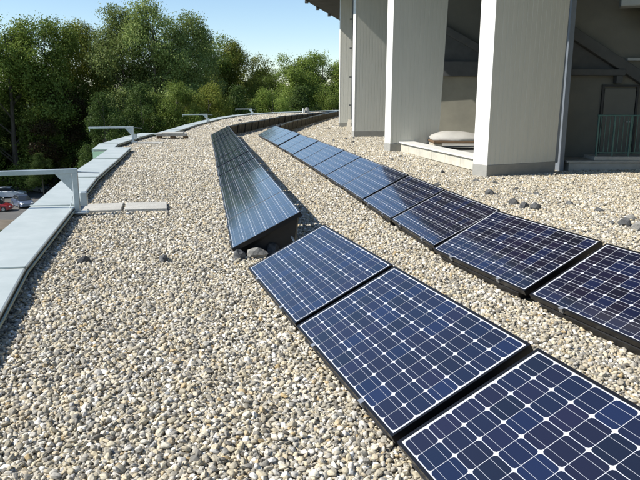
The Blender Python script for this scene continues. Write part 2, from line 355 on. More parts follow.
# receding left row
S = Vector((-.91, 6.66)); D = Vector((-3.6, 20.93)).normalized(); yb_ = math.atan2(-D.y, -D.x)
wave = [0.0, -.004, -.010, -.012, -.006, .004, .009, .004, -.004, -.006, .0, .005, .003]
for k in range(13):
    p_ = S + D * (1.622 * k + L)
    solar_panel(p_.x, p_.y, yb_ + R(.35 * math.sin(k * 1.1)), ('solar panel at the near open end of the receding left row, above grey rocks' if k == 0 else
                'last solar panel at the far top end of the receding left row' if k == 12 else
                ORD[k + 1] + ' solar panel from the near end of the receding left row'), 'panels of the receding left row', 0, wave[k],
                R([.2, .1, .0, -.2, -.2, .0, .2, .1, -.1, -.2, -.1, .1, .1][k]), R([.25, .2, .1, .0, .12, .1, .0, -.15, -.1, .05, .1, .05, -.1][k]))
# right row
G2 = 'panels of the right row'
row2 = [(1.667, 5.054, -70.84), (1.168, 6.657, -72.07), (.910, 8.345, -79.6), (.645, 9.95, -80.6), (.38, 11.555, -80.6), (.11, 13.155, -80.3), (-.17, 14.755, -80.0),
        (-.455, 16.35, -79.8), (-.745, 17.945, -79.6), (-1.035, 19.54, -79.6), (-1.34, 21.20, -79.4), (-1.66, 22.90, -79.2), (-1.97, 24.50, -79.2), (-2.27, 26.08, -79.2), (-2.57, 27.66, -79.2)]
zz = [0, 0, .005, 0, .01, -.005, .0, .01, 0, .02, -.01, .03, .02, 0, 0]
for k, (x, y, a) in enumerate(row2):
    lab = ['black solar panel of the right row cut off by the right picture edge', 'black solar panel of the right row, second from the right picture edge',
           'black solar panel of the right row, third from the right picture edge'][k] if k < 3 else (
           'last front-facing panel at the far left end of the right row' if k == len(row2) - 1 else ORD[k + 1] + ' panel of the right row counted from the right picture edge')
    solar_panel(x, y, R(a), lab, G2, 1 if k < 5 else 0, zz[k] * .5, R(.12 * math.sin(k * 2.1)), R(.10 * math.sin(k * 1.3)))
solar_panel(2.21, 3.53, R(-70.0), 'black solar panel of the right row just beyond the right picture edge', G2)
def run(path, n, label_first, label_n, group):
    """panels end to end along a polyline of low-edge points running away from the viewer"""
    pts = [Vector(p) for p in path]; cum = [0]
    for a, b in zip(pts, pts[1:]): cum.append(cum[-1] + (b - a).length)
    def at(s):
        for i in range(len(pts) - 1):
            if s <= cum[i + 1]: return pts[i].lerp(pts[i + 1], (s - cum[i]) / (cum[i + 1] - cum[i]))
        return pts[-1] + (pts[-1] - pts[-2]).normalized() * (s - cum[-1])
    for k in range(n):
        a, b = at(k * 1.625), at(k * 1.625 + L); d = (a - b).normalized()
        q = a - d * L if False else b
        solar_panel(q.x, q.y, math.atan2(d.y, d.x), label_first if k == 0 else ORD[k + 1] + label_n, group, 0, rnd.uniform(-.015, .015), R(rnd.uniform(-.6, .6)))
run([(-4.50, 28.15), (-4.05, 33), (-3.22, 41.2), (-1.40, 50.2), (1.2, 60), (4, 68)], 22, 'first panel seen from behind at the bend of the far left row',
    ' panel seen from behind after the bend of the far left row', 'panels of the far left row seen from behind')
run([(-2.42, 29.0), (-2.18, 33), (-.85, 45), (.95, 60), (2.5, 68)], 20, 'first panel seen from behind at the bend of the far right row',
    ' panel seen from behind after the bend of the far right row', 'panels of the far right row seen from behind')

# ------------------------------------------------------------------ gravel
def gravel_points():
    rs = np.random.RandomState(3); pts = []; scl = []
    exy = np.array([(y, x) for x, y in EDGE]); exy = exy[np.argsort(exy[:, 0], kind='stable')]
    def zone(y0, y1, x0, x1, sp, r0, r1, zlo, zhi):
        gx = np.arange(x0, x1, sp); gy = np.arange(y0, y1, sp * .87); X, Y = np.meshgrid(gx, gy); X[1::2] += sp / 2
        X = X.ravel() + rs.uniform(-.42, .42, X.size) * sp; Y = Y.ravel() + rs.uniform(-.42, .42, Y.size) * sp
        keep = X > np.interp(Y, exy[:, 0], exy[:, 1]) - .02
        keep &= (X > -.52 * Y - 1.2) & (X < .52 * Y + 2.6)
        for a, u, n in FOOT:
            dx, dy = X - a.x, Y - a.y; s = dx * u.x + dy * u.y; t_ = dx * n.x + dy * n.y
            keep &= ~((s > .02) & (s < L - .02) & (t_ > .06) & (t_ < .66))
        for poly in BLOCKED:
            ins = np.ones(X.size, bool)
            for (ax, ay), (bx, by) in zip(poly, poly[1:] + poly[:1]): ins &= ((bx - ax) * (Y - ay) - (by - ay) * (X - ax)) > 0
            keep &= ~ins
        X, Y = X[keep], Y[keep]; r = r0 + (r1 - r0) * rs.beta(1.6, 2.6, X.size)
        und = .011 * np.sin(X * 3.1 + 1.3 * np.sin(Y * 1.7)) * np.sin(Y * 2.3 + X) + .006 * np.sin(X * 9.3 + 2 * np.sin(Y * 5.1)) * np.sin(Y * 8.1 - X * 2)
        Z = -.022 + r * .35 + rs.uniform(zlo, zhi, X.size) + und
        pts.append(np.stack([X, Y, Z], 1)); scl.append(r)
    zone(1.5, 7.5, -4, 4.6, .0205, .0080, .0178, .0, .014)
    zone(1.5, 7.5, -4, 4.6, .050, .0100, .0225, .012, .024)
    zone(7.5, 15, -6, 8.5, .027, .0105, .0210, .0, .014)
    zone(7.5, 15, -6, 8.5, .060, .0130, .0250, .014, .022)
    zone(15, 34, -8, 8, .044, .018, .032, -.004, .014)
    zone(34, 74, -8, 9, .10, .036, .062, -.01, .012)
    return np.concatenate(pts), np.concatenate(scl), rs
BLOCKED = [[(3.2, 13.9), (5.3, 14.9), (12, 15.2), (12, 26), (3.0, 26), (2.6, 21.0)]]
def build_gravel():
    P_, r, rs = gravel_points(); n = len(P_)
    me = bpy.data.meshes.new('gravel'); me.vertices.add(n); me.vertices.foreach_set('co', P_.astype(np.float32).ravel())
    at = me.attributes.new('rot', 'FLOAT_VECTOR', 'POINT'); e = np.stack([rs.normal(0, .45, n), rs.normal(0, .45, n), rs.uniform(0, 6.283, n)], 1); at.data.foreach_set('vector', e.astype(np.float32).ravel())
    at = me.attributes.new('siz', 'FLOAT_VECTOR', 'POINT'); s = np.stack([r * rs.uniform(.95, 1.4, n), r * rs.uniform(.7, 1.0, n), r * rs.uniform(.5, .8, n)], 1); at.data.foreach_set('vector', s.astype(np.float32).ravel())
    at = me.attributes.new('vid', 'INT', 'POINT'); at.data.foreach_set('value', rs.randint(0, 6, n).astype(np.int32))
    ob = bpy.data.objects.new('gravel', me); C.objects.link(ob); tag(ob, 'pale beige round gravel covering the roof', 'gravel', kind='stuff'); me.materials.append(MAT['pebble'])
    ng = bpy.data.node_groups.new('gravel_scatter', 'GeometryNodeTree'); ng.interface.new_socket('Geometry', in_out='INPUT', socket_type='NodeSocketGeometry'); ng.interface.new_socket('Geometry', in_out='OUTPUT', socket_type='NodeSocketGeometry')
    N = ng.nodes; K = ng.links; gi = N.new('NodeGroupInput'); go = N.new('NodeGroupOutput'); join = N.new('GeometryNodeJoinGeometry')
    pos = N.new('GeometryNodeInputPosition')
    for k in range(6):
        ic = N.new('GeometryNodeMeshIcoSphere'); ic.inputs['Subdivisions'].default_value = 3; ic.inputs['Radius'].default_value = 1
        va = N.new('ShaderNodeVectorMath'); va.operation = 'ADD'; va.inputs[1].default_value = (k * 7.3, k * 3.1, k * 5.7); K.new(pos.outputs[0], va.inputs[0])
        no = N.new('ShaderNodeTexNoise'); no.inputs['Scale'].default_value = .85; no.inputs['Detail'].default_value = 1.2; K.new(va.outputs[0], no.inputs['Vector'])
        su = N.new('ShaderNodeVectorMath'); su.operation = 'SUBTRACT'; su.inputs[1].default_value = (.5, .5, .5); K.new(no.outputs['Color'], su.inputs[0])
        sc = N.new('ShaderNodeVectorMath'); sc.operation = 'SCALE'; sc.inputs['Scale'].default_value = 1.25; K.new(su.outputs[0], sc.inputs[0])
        sp = N.new('GeometryNodeSetPosition'); K.new(ic.outputs['Mesh'], sp.inputs['Geometry']); K.new(sc.outputs[0], sp.inputs['Offset'])
        ss = N.new('GeometryNodeSetShadeSmooth'); K.new(sp.outputs[0], ss.inputs[0])
        sm = N.new('GeometryNodeSetMaterial'); sm.inputs['Material'].default_value = MAT['pebble']; K.new(ss.outputs[0], sm.inputs[0])
        g2 = N.new('GeometryNodeGeometryToInstance'); K.new(sm.outputs[0], g2.inputs[0]); K.new(g2.outputs[0], join.inputs[0])
    def na(name, typ):
        a = N.new('GeometryNodeInputNamedAttribute'); a.data_type = typ; a.inputs['Name'].default_value = name; return a.outputs[0]
    mp = N.new('GeometryNodeMeshToPoints'); K.new(gi.outputs[0], mp.inputs[0])
    ip = N.new('GeometryNodeInstanceOnPoints'); K.new(mp.outputs[0], ip.inputs['Points']); K.new(join.outputs[0], ip.inputs['Instance']); ip.inputs['Pick Instance'].default_value = True
    K.new(na('vid', 'INT'), ip.inputs['Instance Index']); K.new(na('siz', 'FLOAT_VECTOR'), ip.inputs['Scale'])
    er = N.new('FunctionNodeEulerToRotation'); K.new(na('rot', 'FLOAT_VECTOR'), er.inputs[0]); K.new(er.outputs[0], ip.inputs['Rotation'])
    K.new(ip.outputs[0], go.inputs[0])
    md = ob.modifiers.new('scatter', 'NODES'); md.node_group = ng
    print('pebbles', n)
build_gravel()

# ------------------------------------------------------------------ the building on the right
bld = thing('stadium_building', 'white stadium building with tall ribbed pillars on the right of the roof', 'building', (3.5, 13.86, 0)); BO = Vector((3.5, 13.86, 0))
def rel(x, y): return (x - BO.x, y - BO.y)
OVZ = 7.5
def fin(x, y, ang, ln=1.75, ln1=1.95, th=.43, plinth_h=.25, top=OVZ + .2):
    u = Vector((math.cos(R(ang)), math.sin(R(ang)))); n = Vector((-u.y, u.x)); p0 = Vector(rel(x, y))
    poly = []; s = 0.05
    front = [(0, 0)]
    while s < ln - .06:
        front += [(s, 0), (s + .004, .006), (s + .014, .006), (s + .018, 0)]; s += .125
    front += [(ln, 0)]
    back = [(ln, th), (0, th)]
    poly = [tuple(p0 + u * a + n * b) for a, b in front + back]
    f_ = MB().prism(poly, plinth_h, top)
    for i, v in enumerate(f_.v):
        if v[2] > plinth_h + 1:
            q0 = Vector(v[:2]) - p0; q0 += u * (q0.dot(u) * (ln1 / ln - 1)); f_.v[i] = (p0.x + q0.x, p0.y + q0.y, v[2])
    f_ = f_.build('pillar', 'fin_shade_paint', bld)
    MB().prism([tuple(p0 + u * a + n * b) for a, b in ((-.022, -.004), (-.002, -.004), (-.002, th + .004), (-.022, th + .004))], plinth_h, top - .01).build('lit_side_face', 'fin_lit_white', f_)  # thin plate carrying the lighter sunlit tone
    q = [tuple(p0 + u * a + n * b) for a, b in ((-.03, -.012), (ln + .012, -.012), (ln + .012, th + .012), (-.03, th + .012))]
    MB().prism(q, -.05, plinth_h - .002).build('plinth', 'plinth', f_, .006)
    return f_, p0, u, n
fin(3.50, 13.86, 27.5, 1.93, 2.10); fin(2.16, 20.46, 17.5, 1.62, 1.86); fin(1.43, 27.96, 10); fin(1.07, 36.9, 3); fin(6.6, 7.6, 22); fin(11.2, 2.6, 12)
# slim downpipe behind the near pillar's inner edge
MB().bar((*rel(5.29, 15.02), .2), (*rel(5.29, 15.04), 7.4), .14, .10, (0, 1, 0)).build('downpipe', 'pipe_blue', bld, .012)
# downpipe and brackets between the far pillars
dp = MB().tube([(*rel(1.62, 34.6), .5), (*rel(1.62, 34.6), 7.4)], .055, 10).build('downpipe', 'beam_dark', bld)
for z in (1.2, 2.6, 4.0, 5.4): MB().box(rel(1.62, 0)[0] - .16, rel(1.62, 0)[0] + .07, rel(0, 34.6)[1] - .03, rel(0, 34.6)[1] + .03, z, z + .06).build('pipe_bracket', 'beam_dark', dp)
# overhanging roof
OVE = [(12.5, -6), (7.6, .6), (3.3, 6.4), (.75, 12.8), (-.7, 19.8), (-1.45, 27.8), (-1.5, 36), (-.98, 43.3), (1.42, 54.0), (4.5, 63)]
INN = [(24, -6), (24, 30), (16, 60)]
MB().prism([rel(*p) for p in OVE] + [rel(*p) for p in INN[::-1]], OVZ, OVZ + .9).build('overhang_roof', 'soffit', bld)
sf = MB()
for (x0, y0), (x1, y1) in zip(OVE[4:], OVE[5:]):
    k = int(math.hypot(x1 - x0, y1 - y0) / .35)
    for i in range(k):
        t_ = i / k; x = x0 + (x1 - x0) * t_ + .05; y = y0 + (y1 - y0) * t_
        sf.bar((*rel(x, y), OVZ - .025), (*rel(x + 6, y + .4), OVZ - .025), .12, .05)
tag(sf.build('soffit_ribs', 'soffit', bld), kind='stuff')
for y in (40.0, 43.0, 46.2, 49.8):
    x = lerp_path(OVE, y) + .12; MB().box(rel(x, 0)[0] - .1, rel(x, 0)[0] + .12, rel(0, y)[1] - .14, rel(0, y)[1] + .14, OVZ - .22, OVZ - .05).build('gutter_bracket', 'beam_dark', bld, .02)
# inner walls, platform, ledge
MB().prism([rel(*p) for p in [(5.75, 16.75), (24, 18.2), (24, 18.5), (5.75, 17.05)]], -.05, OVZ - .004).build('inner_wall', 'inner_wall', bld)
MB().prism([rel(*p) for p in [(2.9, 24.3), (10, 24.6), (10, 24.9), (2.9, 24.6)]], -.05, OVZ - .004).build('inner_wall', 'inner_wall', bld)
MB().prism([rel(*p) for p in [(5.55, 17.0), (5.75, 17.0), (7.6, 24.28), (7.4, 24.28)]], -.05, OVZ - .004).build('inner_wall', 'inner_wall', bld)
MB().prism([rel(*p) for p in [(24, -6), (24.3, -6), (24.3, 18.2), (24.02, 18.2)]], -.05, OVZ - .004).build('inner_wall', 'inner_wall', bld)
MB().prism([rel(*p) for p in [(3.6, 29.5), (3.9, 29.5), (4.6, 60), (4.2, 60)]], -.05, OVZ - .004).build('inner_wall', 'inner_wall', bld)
MB().prism([rel(*p) for p in [(5.72, 15.25), (16, 15.75), (16, 17.6), (5.72, 16.74)]], -.05, .17).build('platform', 'concrete_slab', bld, .01)
MB().prism([rel(*p) for p in [(5.66, 15.21), (16, 15.71), (16, 16.0), (5.66, 15.5)]], .172, .222).build('platform_edge', 'concrete_slab', bld, .006)
MB().prism([rel(*p) for p in [(3.9, 16.2), (7.4, 17.4), (7.3, 24.25), (3.2, 24.25), (2.9, 21.3)]], -.05, .10).build('bay_floor', 'concrete_old', bld)
MB().prism([rel(*p) for p in [(2.9, 24.24), (7.35, 24.27), (7.35, 24.30), (2.9, 24.295)]], .10, 2.36).build('bay_bounce_panel', 'bay_wall_bounce', bld)  # lower wall face added to carry the painted bounce light
MB().prism([rel(*p) for p in [(5.50, 15.26), (5.60, 15.26), (5.74, 16.74), (5.64, 16.74)]], -.05, OVZ - .004).build('sun_block_partition', 'pipe_blue', bld)  # wall added to keep a sun patch off the inner wall
# low ledge between the pillars, of blocks under a coping
a = Vector(rel(2.42, 20.78)); b = Vector(rel(3.55, 15.05)); d = (b - a).normalized(); n = Vector((-d.y, d.x)); ln = (b - a).length; nb = 6
led = MB().bar((*(a + n * .12), .128), (*(b + n * .12), .128), .18, .23).build('low_ledge', 'ledge_paint', bld)
for k in range(nb):
    s0, s1 = a + d * (ln * k / nb + .008), a + d * (ln * (k + 1) / nb - .008)
    MB().bar((*(s0 + n * .12), .121), (*(s1 + n * .12), .121), .22, .26).build('ledge_block', 'ledge_paint', led, .006)
cps = MB()
MB().bar((*(a + n * .2 - d * .03), .275), (*(a + d * 2.6 + n * .2), .275), .50, .045).build('coping', 'ledge_top', led, .006)
MB().bar((*(a + d * 2.61 + n * .2), .275), (*(b + n * .2), .275), .50, .045).build('coping', 'ledge_top', led, .006)
# stair soffit beams, door
wy = lambda x: 16.75 + (x - 5.75) * .0795
MB().bar((*rel(5.6, wy(5.6) - .12), 3.42), (*rel(8.9, wy(8.9) - .12), 1.55), .16, .26).build('sloping_beam', 'beam_dark', bld, .01)
MB().bar((*rel(5.6, wy(5.6) - .16), 2.24), (*rel(7.42, wy(7.42) - .16), 2.24), .22, .15).build('wall_beam', 'beam_dark', bld, .01)
MB().box(rel(7.22, 0)[0], rel(7.36, 0)[0], rel(0, 16.60)[1], rel(0, 16.80)[1], 1.98, 2.16).build('beam_bracket', 'beam_dark', bld)
MB().add([(*rel(5.7, wy(5.7) - .03), 2.32), (*rel(7.5, wy(7.5) - .03), 2.32), (*rel(5.7, wy(5.7) - .03), 3.34), (*rel(5.7, wy(5.7) - .005), 2.32), (*rel(7.5, wy(7.5) - .005), 2.32), (*rel(5.7, wy(5.7) - .005), 3.34)],
         [(0, 1, 2), (3, 5, 4), (0, 3, 4, 1), (1, 4, 5, 2), (2, 5, 3, 0)]).build('stair_infill', 'beam_dark', bld)
MB().bar((*rel(6.95, 16.2), 3.84), (*rel(10.5, 15.0), 3.84), .5, .3).build('concrete_beam', 'beam_pale', bld, .02)
MB().bar((*rel(7.6, 16.4), 3.42), (*rel(10.5, 15.5), 3.42), .4, .26).build('concrete_beam', 'beam_pale', bld, .02)
MB().bar((*rel(7.5, 16.78), 2.56), (*rel(10.5, 17.0), 2.56), .08, .06).build('wall_trim', 'beam_pale', bld)
dw = lambda x: wy(x) - .035
dr = MB().bar((*rel(7.04, dw(7.04)), 1.02), (*rel(7.84, dw(7.84)), 1.02), .03, 1.66).build('door', 'door_paint', bld)
fm = MB(); fm.bar((*rel(6.99, dw(6.99) - .01), .2), (*rel(6.99, dw(6.99) - .01), 1.9), .06, .05, (1, 0, 0)); fm.bar((*rel(7.88, dw(7.88) - .01), .2), (*rel(7.88, dw(7.88) - .01), 1.9), .06, .05, (1, 0, 0))
fm.bar((*rel(6.96, dw(6.96) - .01), 1.925), (*rel(7.91, dw(7.91) - .01), 1.925), .05, .05); fm.build('door_frame', 'door_frame', dr)
MB().bar((*rel(7.74, dw(7.74) - .06), 1.05), (*rel(7.64, dw(7.64) - .06), 1.05), .02, .02).build('door_handle', 'galvanised', dr)
# the bay seen between the pillars
MB().bar((*rel(3.0, 24.1), 2.62), (*rel(7.3, 24.2), 2.62), .2, .50).build('wall_beam', 'beam_dark', bld, .01)
MB().bar((*rel(3.6, 24.15), 4.35), (*rel(6.6, 24.15), 2.75), .12, .24).build('sloping_beam', 'beam_dark', bld, .01)
MB().add([(*rel(3.7, 24.28), 2.88), (*rel(6.3, 24.28), 2.88), (*rel(3.7, 24.28), 4.2), (*rel(3.7, 24.24), 2.88), (*rel(6.3, 24.24), 2.88), (*rel(3.7, 24.24), 4.2)],
         [(0, 1, 2), (3, 5, 4), (0, 3, 4, 1), (1, 4, 5, 2), (2, 5, 3, 0)]).build('stair_infill', 'beam_dark', bld)

# green railing on a small step
rl = thing('railing', 'dark green metal railing with vertical bars in front of the door', 'railing', (6.32, 15.35, .222))
MB().box(0, 2.6, -.02, .62, 0, .085).build('step', 'concrete_slab', rl, .008)
for x in (.05, .42, .80, 1.7, 2.55): MB().box(x - .018, x + .018, .02, .056, .085, 1.0).build('post', 'rail_green', rl, .003)
MB().box(.02, 2.58, .015, .06, 1.0, 1.035).build('top_rail', 'rail_green', rl, .004)
MB().box(.069, 2.53, .025, .05, .16, .185).build('bottom_rail', 'rail_green', rl)
for k in range(24):
    x = .105 + k * .104
    if min(abs(x - q) for q in (.05, .42, .80, 1.7, 2.55)) > .03: MB().box(x - .007, x + .007, .03, .044, .186, .999).build('bar', 'rail_green', rl)

# ------------------------------------------------------------------ davit arms over the edge
def davit(x, y, ang, label, h=.56, arm=1.5, slabs=0):
    root = thing('davit_arm', label, 'davit', (x, y, .045), R(ang), 'steel davit arms along the roof edge')
    MB().box(-.035, .035, -.035, .035, .02, h).build('post', 'galvanised', root, .006)
    MB().box(-.09, .15, -.10, .10, 0, .02).build('base_plate', 'galvanised', root, .004)
    for bx in (-.07, .125):
        for by in (-.075, .075): MB().tube([(bx, by, .0205), (bx, by, .04)], .012, 6).build('bolt', 'galvanised', root)
    MB().bar((.035, 0, h + .025), (-arm, 0, h + .005), .07, .065).build('arm', 'galvanised', root, .006)
    g = MB(); g.add([(-.045, -.012, h - .01), (-.26, -.012, h - .01), (-.045, -.012, h - .26), (-.045, .012, h - .01), (-.26, .012, h - .01), (-.045, .012, h - .26)],
                    [(0, 1, 2), (3, 5, 4), (0, 3, 4, 1), (1, 4, 5, 2), (2, 5, 3, 0)]); g.build('gusset', 'galvanised', root)
    MB().box(.046, .14, -.05, .05, .10, .29).build('junction_box', 'galvanised', root, .008)
    MB().tube([(.03, 0, h + .01), (.32, .02, h - .01)], .009, 8).build('rod', 'galvanised', root)
    MB().tube([(-arm + .03, 0, h - .02), (-arm + .03, 0, h - .06), (-arm + .03, .03, h - .09), (-arm + .03, 0, h - .12), (-arm + .03, -.03, h - .09), (-arm + .03, -.005, h - .062)], .008, 6).build('hook', 'galvanised', root)
    MB().tube([(-.06, -.045, .02), (-.09, -.07, .09), (-.06, -.05, .17), (-.05, -.045, .24)], .007, 6).build('cable_loop', 'galvanised', root)
    return root
davit(-3.36, 9.06, 14, 'largest steel davit arm, nearest on the left, reaching past the picture edge')
davit(-6.62, 23.65, 7, 'steel davit arm by the stepped parapet, second from the left', .5)
davit(-6.93, 41.2, 4, 'small steel davit arm beyond the stacked slabs, third from the left', .5)
davit(-6.10, 59.8, -12, 'farthest tiny steel davit arm where the parapet curves right', .5)

# ------------------------------------------------------------------ slabs, stacked slabs, stones, small things
def slab(x, y, rz, sx, sy, z0, z1, label):
    o = place('paving_slab', MB().box(-sx / 2, sx / 2, -sy / 2, sy / 2, 0, z1 - z0).mesh('paving_slab', 'concrete_slab', .006), None, (x, y, z0), (0, 0, R(rz)))
    return tag(o, label, 'paving slab', 'paving slabs under the davits')
slab(-3.22, 9.62, 13, .60, .62, -.01, .044, 'pale concrete paving slab under the foot of the largest davit')
slab(-2.59, 9.76, 13, .60, .62, -.01, .042, 'pale concrete paving slab on the gravel, right of the davit foot slab')
slab(-6.25, 23.75, 5, 1.3, .5, -.01, .04, 'flat concrete slab under the second davit')
pal = thing('slab_stack', 'stack of concrete slabs resting on three wooden blocks by the far parapet', 'slab stack', (-5.86, 26.6, 0), R(8))
for x in (-.52, .0, .50): MB().box(x - .09, x + .09, -.25, .25, -.02, .10).build('wooden_block', 'wood', pal, .006)
MB().box(-.62, .56, -.30, .30, .102, .20).build('slab', 'concrete_old', pal, .01)
MB().box(-.42, .42, -.28, .30, .202, .245).build('slab', 'concrete_slab', pal, .008)

def rock(x, y, sx, sy, sz, label, m='rock_dark', rz=0, seed=0, sink=.25):
    bm = bmesh.new(); bmesh.ops.create_icosphere(bm, subdivisions=2, radius=1)
    for v in bm.verts:
        q = v.co * 1.1 + Vector((seed * 3.7, seed * 1.9, seed * 5.3)); k = 1 + .5 * mnoise.noise(q) + .3 * mnoise.noise(q * 2.6)
        v.co = v.co * k
        for ax, lim in ((Vector((.6, .3, .75)), .78), (Vector((-.7, .5, .3)), .8), (Vector((.1, -.9, .4)), .8)):
            e_ = v.co.dot(ax.normalized()) - lim
            if e_ > 0: v.co -= ax.normalized() * e_ * .85
        v.co = Vector((v.co.x * sx / 2, v.co.y * sy / 2, v.co.z * sz * .62))
    me = bpy.data.meshes.new('rock'); bm.to_mesh(me); bm.free(); me.materials.append(MAT[m])
    o = place('rock', me, None, (x, y, sz * (.5 - sink)), (0, 0, R(rz))); return tag(o, label, 'rock', 'loose stones on the gravel')
RK = [(-2.36, 6.42, .16, .12, .10, 'dark lump of stone on the left gravel, nearest the parapet'), (-1.58, 6.50, .15, .12, .09, 'dark lump of stone on the gravel between parapet and left panel row'),
      (2.90, 11.27, .20, .15, .12, 'dark stone nearest the pillar, left of the group of three stones'), (3.01, 10.2, .17, .15, .14, 'left stone of the three dark stones behind the right row'),
      (3.07, 9.87, .19, .16, .12, 'middle stone of the three dark stones behind the right row'), (3.22, 9.78, .20, .15, .13, 'right stone of the three dark stones behind the right row'),
      (3.55, 11.9, .12, .09, .06, 'small flat stone at the left end of the thin grey cable'), (3.71, 11.25, .15, .12, .07, 'small grey stone at the right end of the thin grey cable'),
      (3.92, 10.3, .18, .12, .06, 'flat grey stone alone on the gravel, right of the three stones'), (4.12, 9.67, .16, .12, .06, 'flat dark stone second from the right picture edge cluster'),
      (3.98, 8.52, .22, .16, .13, 'largest dark stone of the cluster at the right picture edge'), (4.27, 8.98, .17, .13, .08, 'grey stone behind the cluster at the right picture edge'),
      (4.05, 8.28, .20, .16, .12, 'grey stone cut by the right picture edge'), (3.86, 8.62, .10, .08, .06, 'small dark stone left of the largest stone at the right edge'),
      (3.40, 12.8, .12, .09, .06, 'small dark stone in front of the near pillar, left one'), (3.72, 13.4, .14, .09, .05, 'small dark stone in front of the near pillar plinth, right one'),
      (5.06, 14.3, .25, .14, .07, 'flat pale stone by the inner corner of the near pillar'), (-5.52, 46.2, .34, .3, .18, 'dark lump on the far gravel by the third davit')]
for i, (x, y, a, b, c, lab) in enumerate(RK): rock(x, y, a * .85, b * .85, c * .9, lab, 'rock_dark' if i not in (11, 12, 16) else 'rock_grey', rnd.uniform(0, 360), i + 1)
rock(-.83, 6.60, .13, .12, .12, 'round dark rock left of the pair under the open row end', 'rock_dark', 20, 31, .2)
rock(-.66, 6.70, .20, .14, .12, 'pale grey rock in the middle under the open row end', 'rock_grey', 10, 32, .2)
rock(-.50, 6.86, .18, .15, .13, 'dark grey rock right of the pair under the open row end', 'rock_dark', 60, 33, .2)
for i in range(9):
    x, y = [(2.2, 12.4), (2.7, 14.6), (1.9, 17.5), (2.25, 18.6), (1.2, 24.5), (1.0, 26.3), (1.35, 27.1), (.5, 25.4), (3.1, 13.1)][i]
    rock(x, y, .13, .10, .07, ['small stone chip on the gravel left of the near pillar corner', 'small stone chip close in front of the low ledge, right half', 'small stone chip in front of the low ledge, middle', 'small stone chip in front of the low ledge, left half', 'tiny stone chip left of the second far pillar base', 'tiny stone chip at the foot of the second far pillar, left one', 'tiny stone chip touching the second far pillar plinth', 'tiny stone chip alone on the gravel beyond the right row', 'small stone chip just left of the near pillar plinth'][i], 'rock_dark', i * 40, 50 + i)
cb = MB().tube([(-.36, 7.05, .03), (-.34, 6.98, .12), (-.30, 6.9, .17), (-.25, 6.83, .10), (-.24, 6.80, .02)], .012, 8); tag(cb.build('cable', 'cable_white', None, 0, True), 'short white cable loop under the open end of the left row', 'cable')
cb = MB().tube([(3.42, 11.75, .012), (3.5, 11.62, .02), (3.62, 11.45, .014), (3.70, 11.2, .012)], .009, 6); tag(cb.build('cable', 'cable_grey', None, 0, True), 'thin grey cable lying between two small stones near the pillar', 'cable')
# white mound on boards behind the ledge
mo = thing('covered_mound', 'white tarpaulin mound on a wooden platform behind the low ledge', 'covered pile', (4.35, 20.3, .10))
bm = bmesh.new(); bmesh.ops.create_uvsphere(bm, u_segments=32, v_segments=16, radius=1)
for v in bm.verts:
    k = 1 + .07 * mnoise.noise(v.co * 3) ; zz_ = max(v.co.z, -.12); v.co = Vector((v.co.x * .92 * k, v.co.y * .55 * k, max(0, zz_ + .1) * .23 * (1 - .35 * v.co.x) * k))
me = bpy.data.meshes.new('tarpaulin'); bm.to_mesh(me); bm.free(); me.materials.append(MAT['tarp']); me.polygons.foreach_set('use_smooth', [True] * len(me.polygons)); place('tarpaulin', me, mo, (-.1, 0, .272))
MB().box(-1.0, .95, -.55, .55, .20, .27).build('board', 'wood', mo, .01)
for x in (-.85, .8): MB().box(x - .12, x + .12, -.45, .45, 0, .198).build('support_block', 'board_cream', mo, .01)
cbd = MB().add([(-.13, 0, 0), (.11, 0, 0), (.15, .30, .52), (.02, .33, .56), (-.13, .04, 0), (.11, .04, 0), (.15, .34, .52), (.02, .37, .56)],
               [(0, 1, 2, 3), (7, 6, 5, 4), (0, 4, 5, 1), (1, 5, 6, 2), (2, 6, 7, 3), (3, 7, 4, 0)]).build('leaning_board', 'board_cream'); cbd.location = (1.36, 32.9, 0)
tag(cbd, 'small cream board leaning between the two far pillars', 'board')
vt = thing('roof_vent', 'small white roof vent with green hood far off by the curving parapet', 'roof vent', (-1.75, 68.5, 0))
MB().tube([(0, 0, -.02), (0, 0, .5)], .10, 12).build('pipe', 'vent_white', vt); MB().tube([(.38, .3, .0), (.38, .3, .35), (.38, .3, .52), (.38, .3, .6)], .30, 14, .12).build('hood', 'concrete_old', vt)

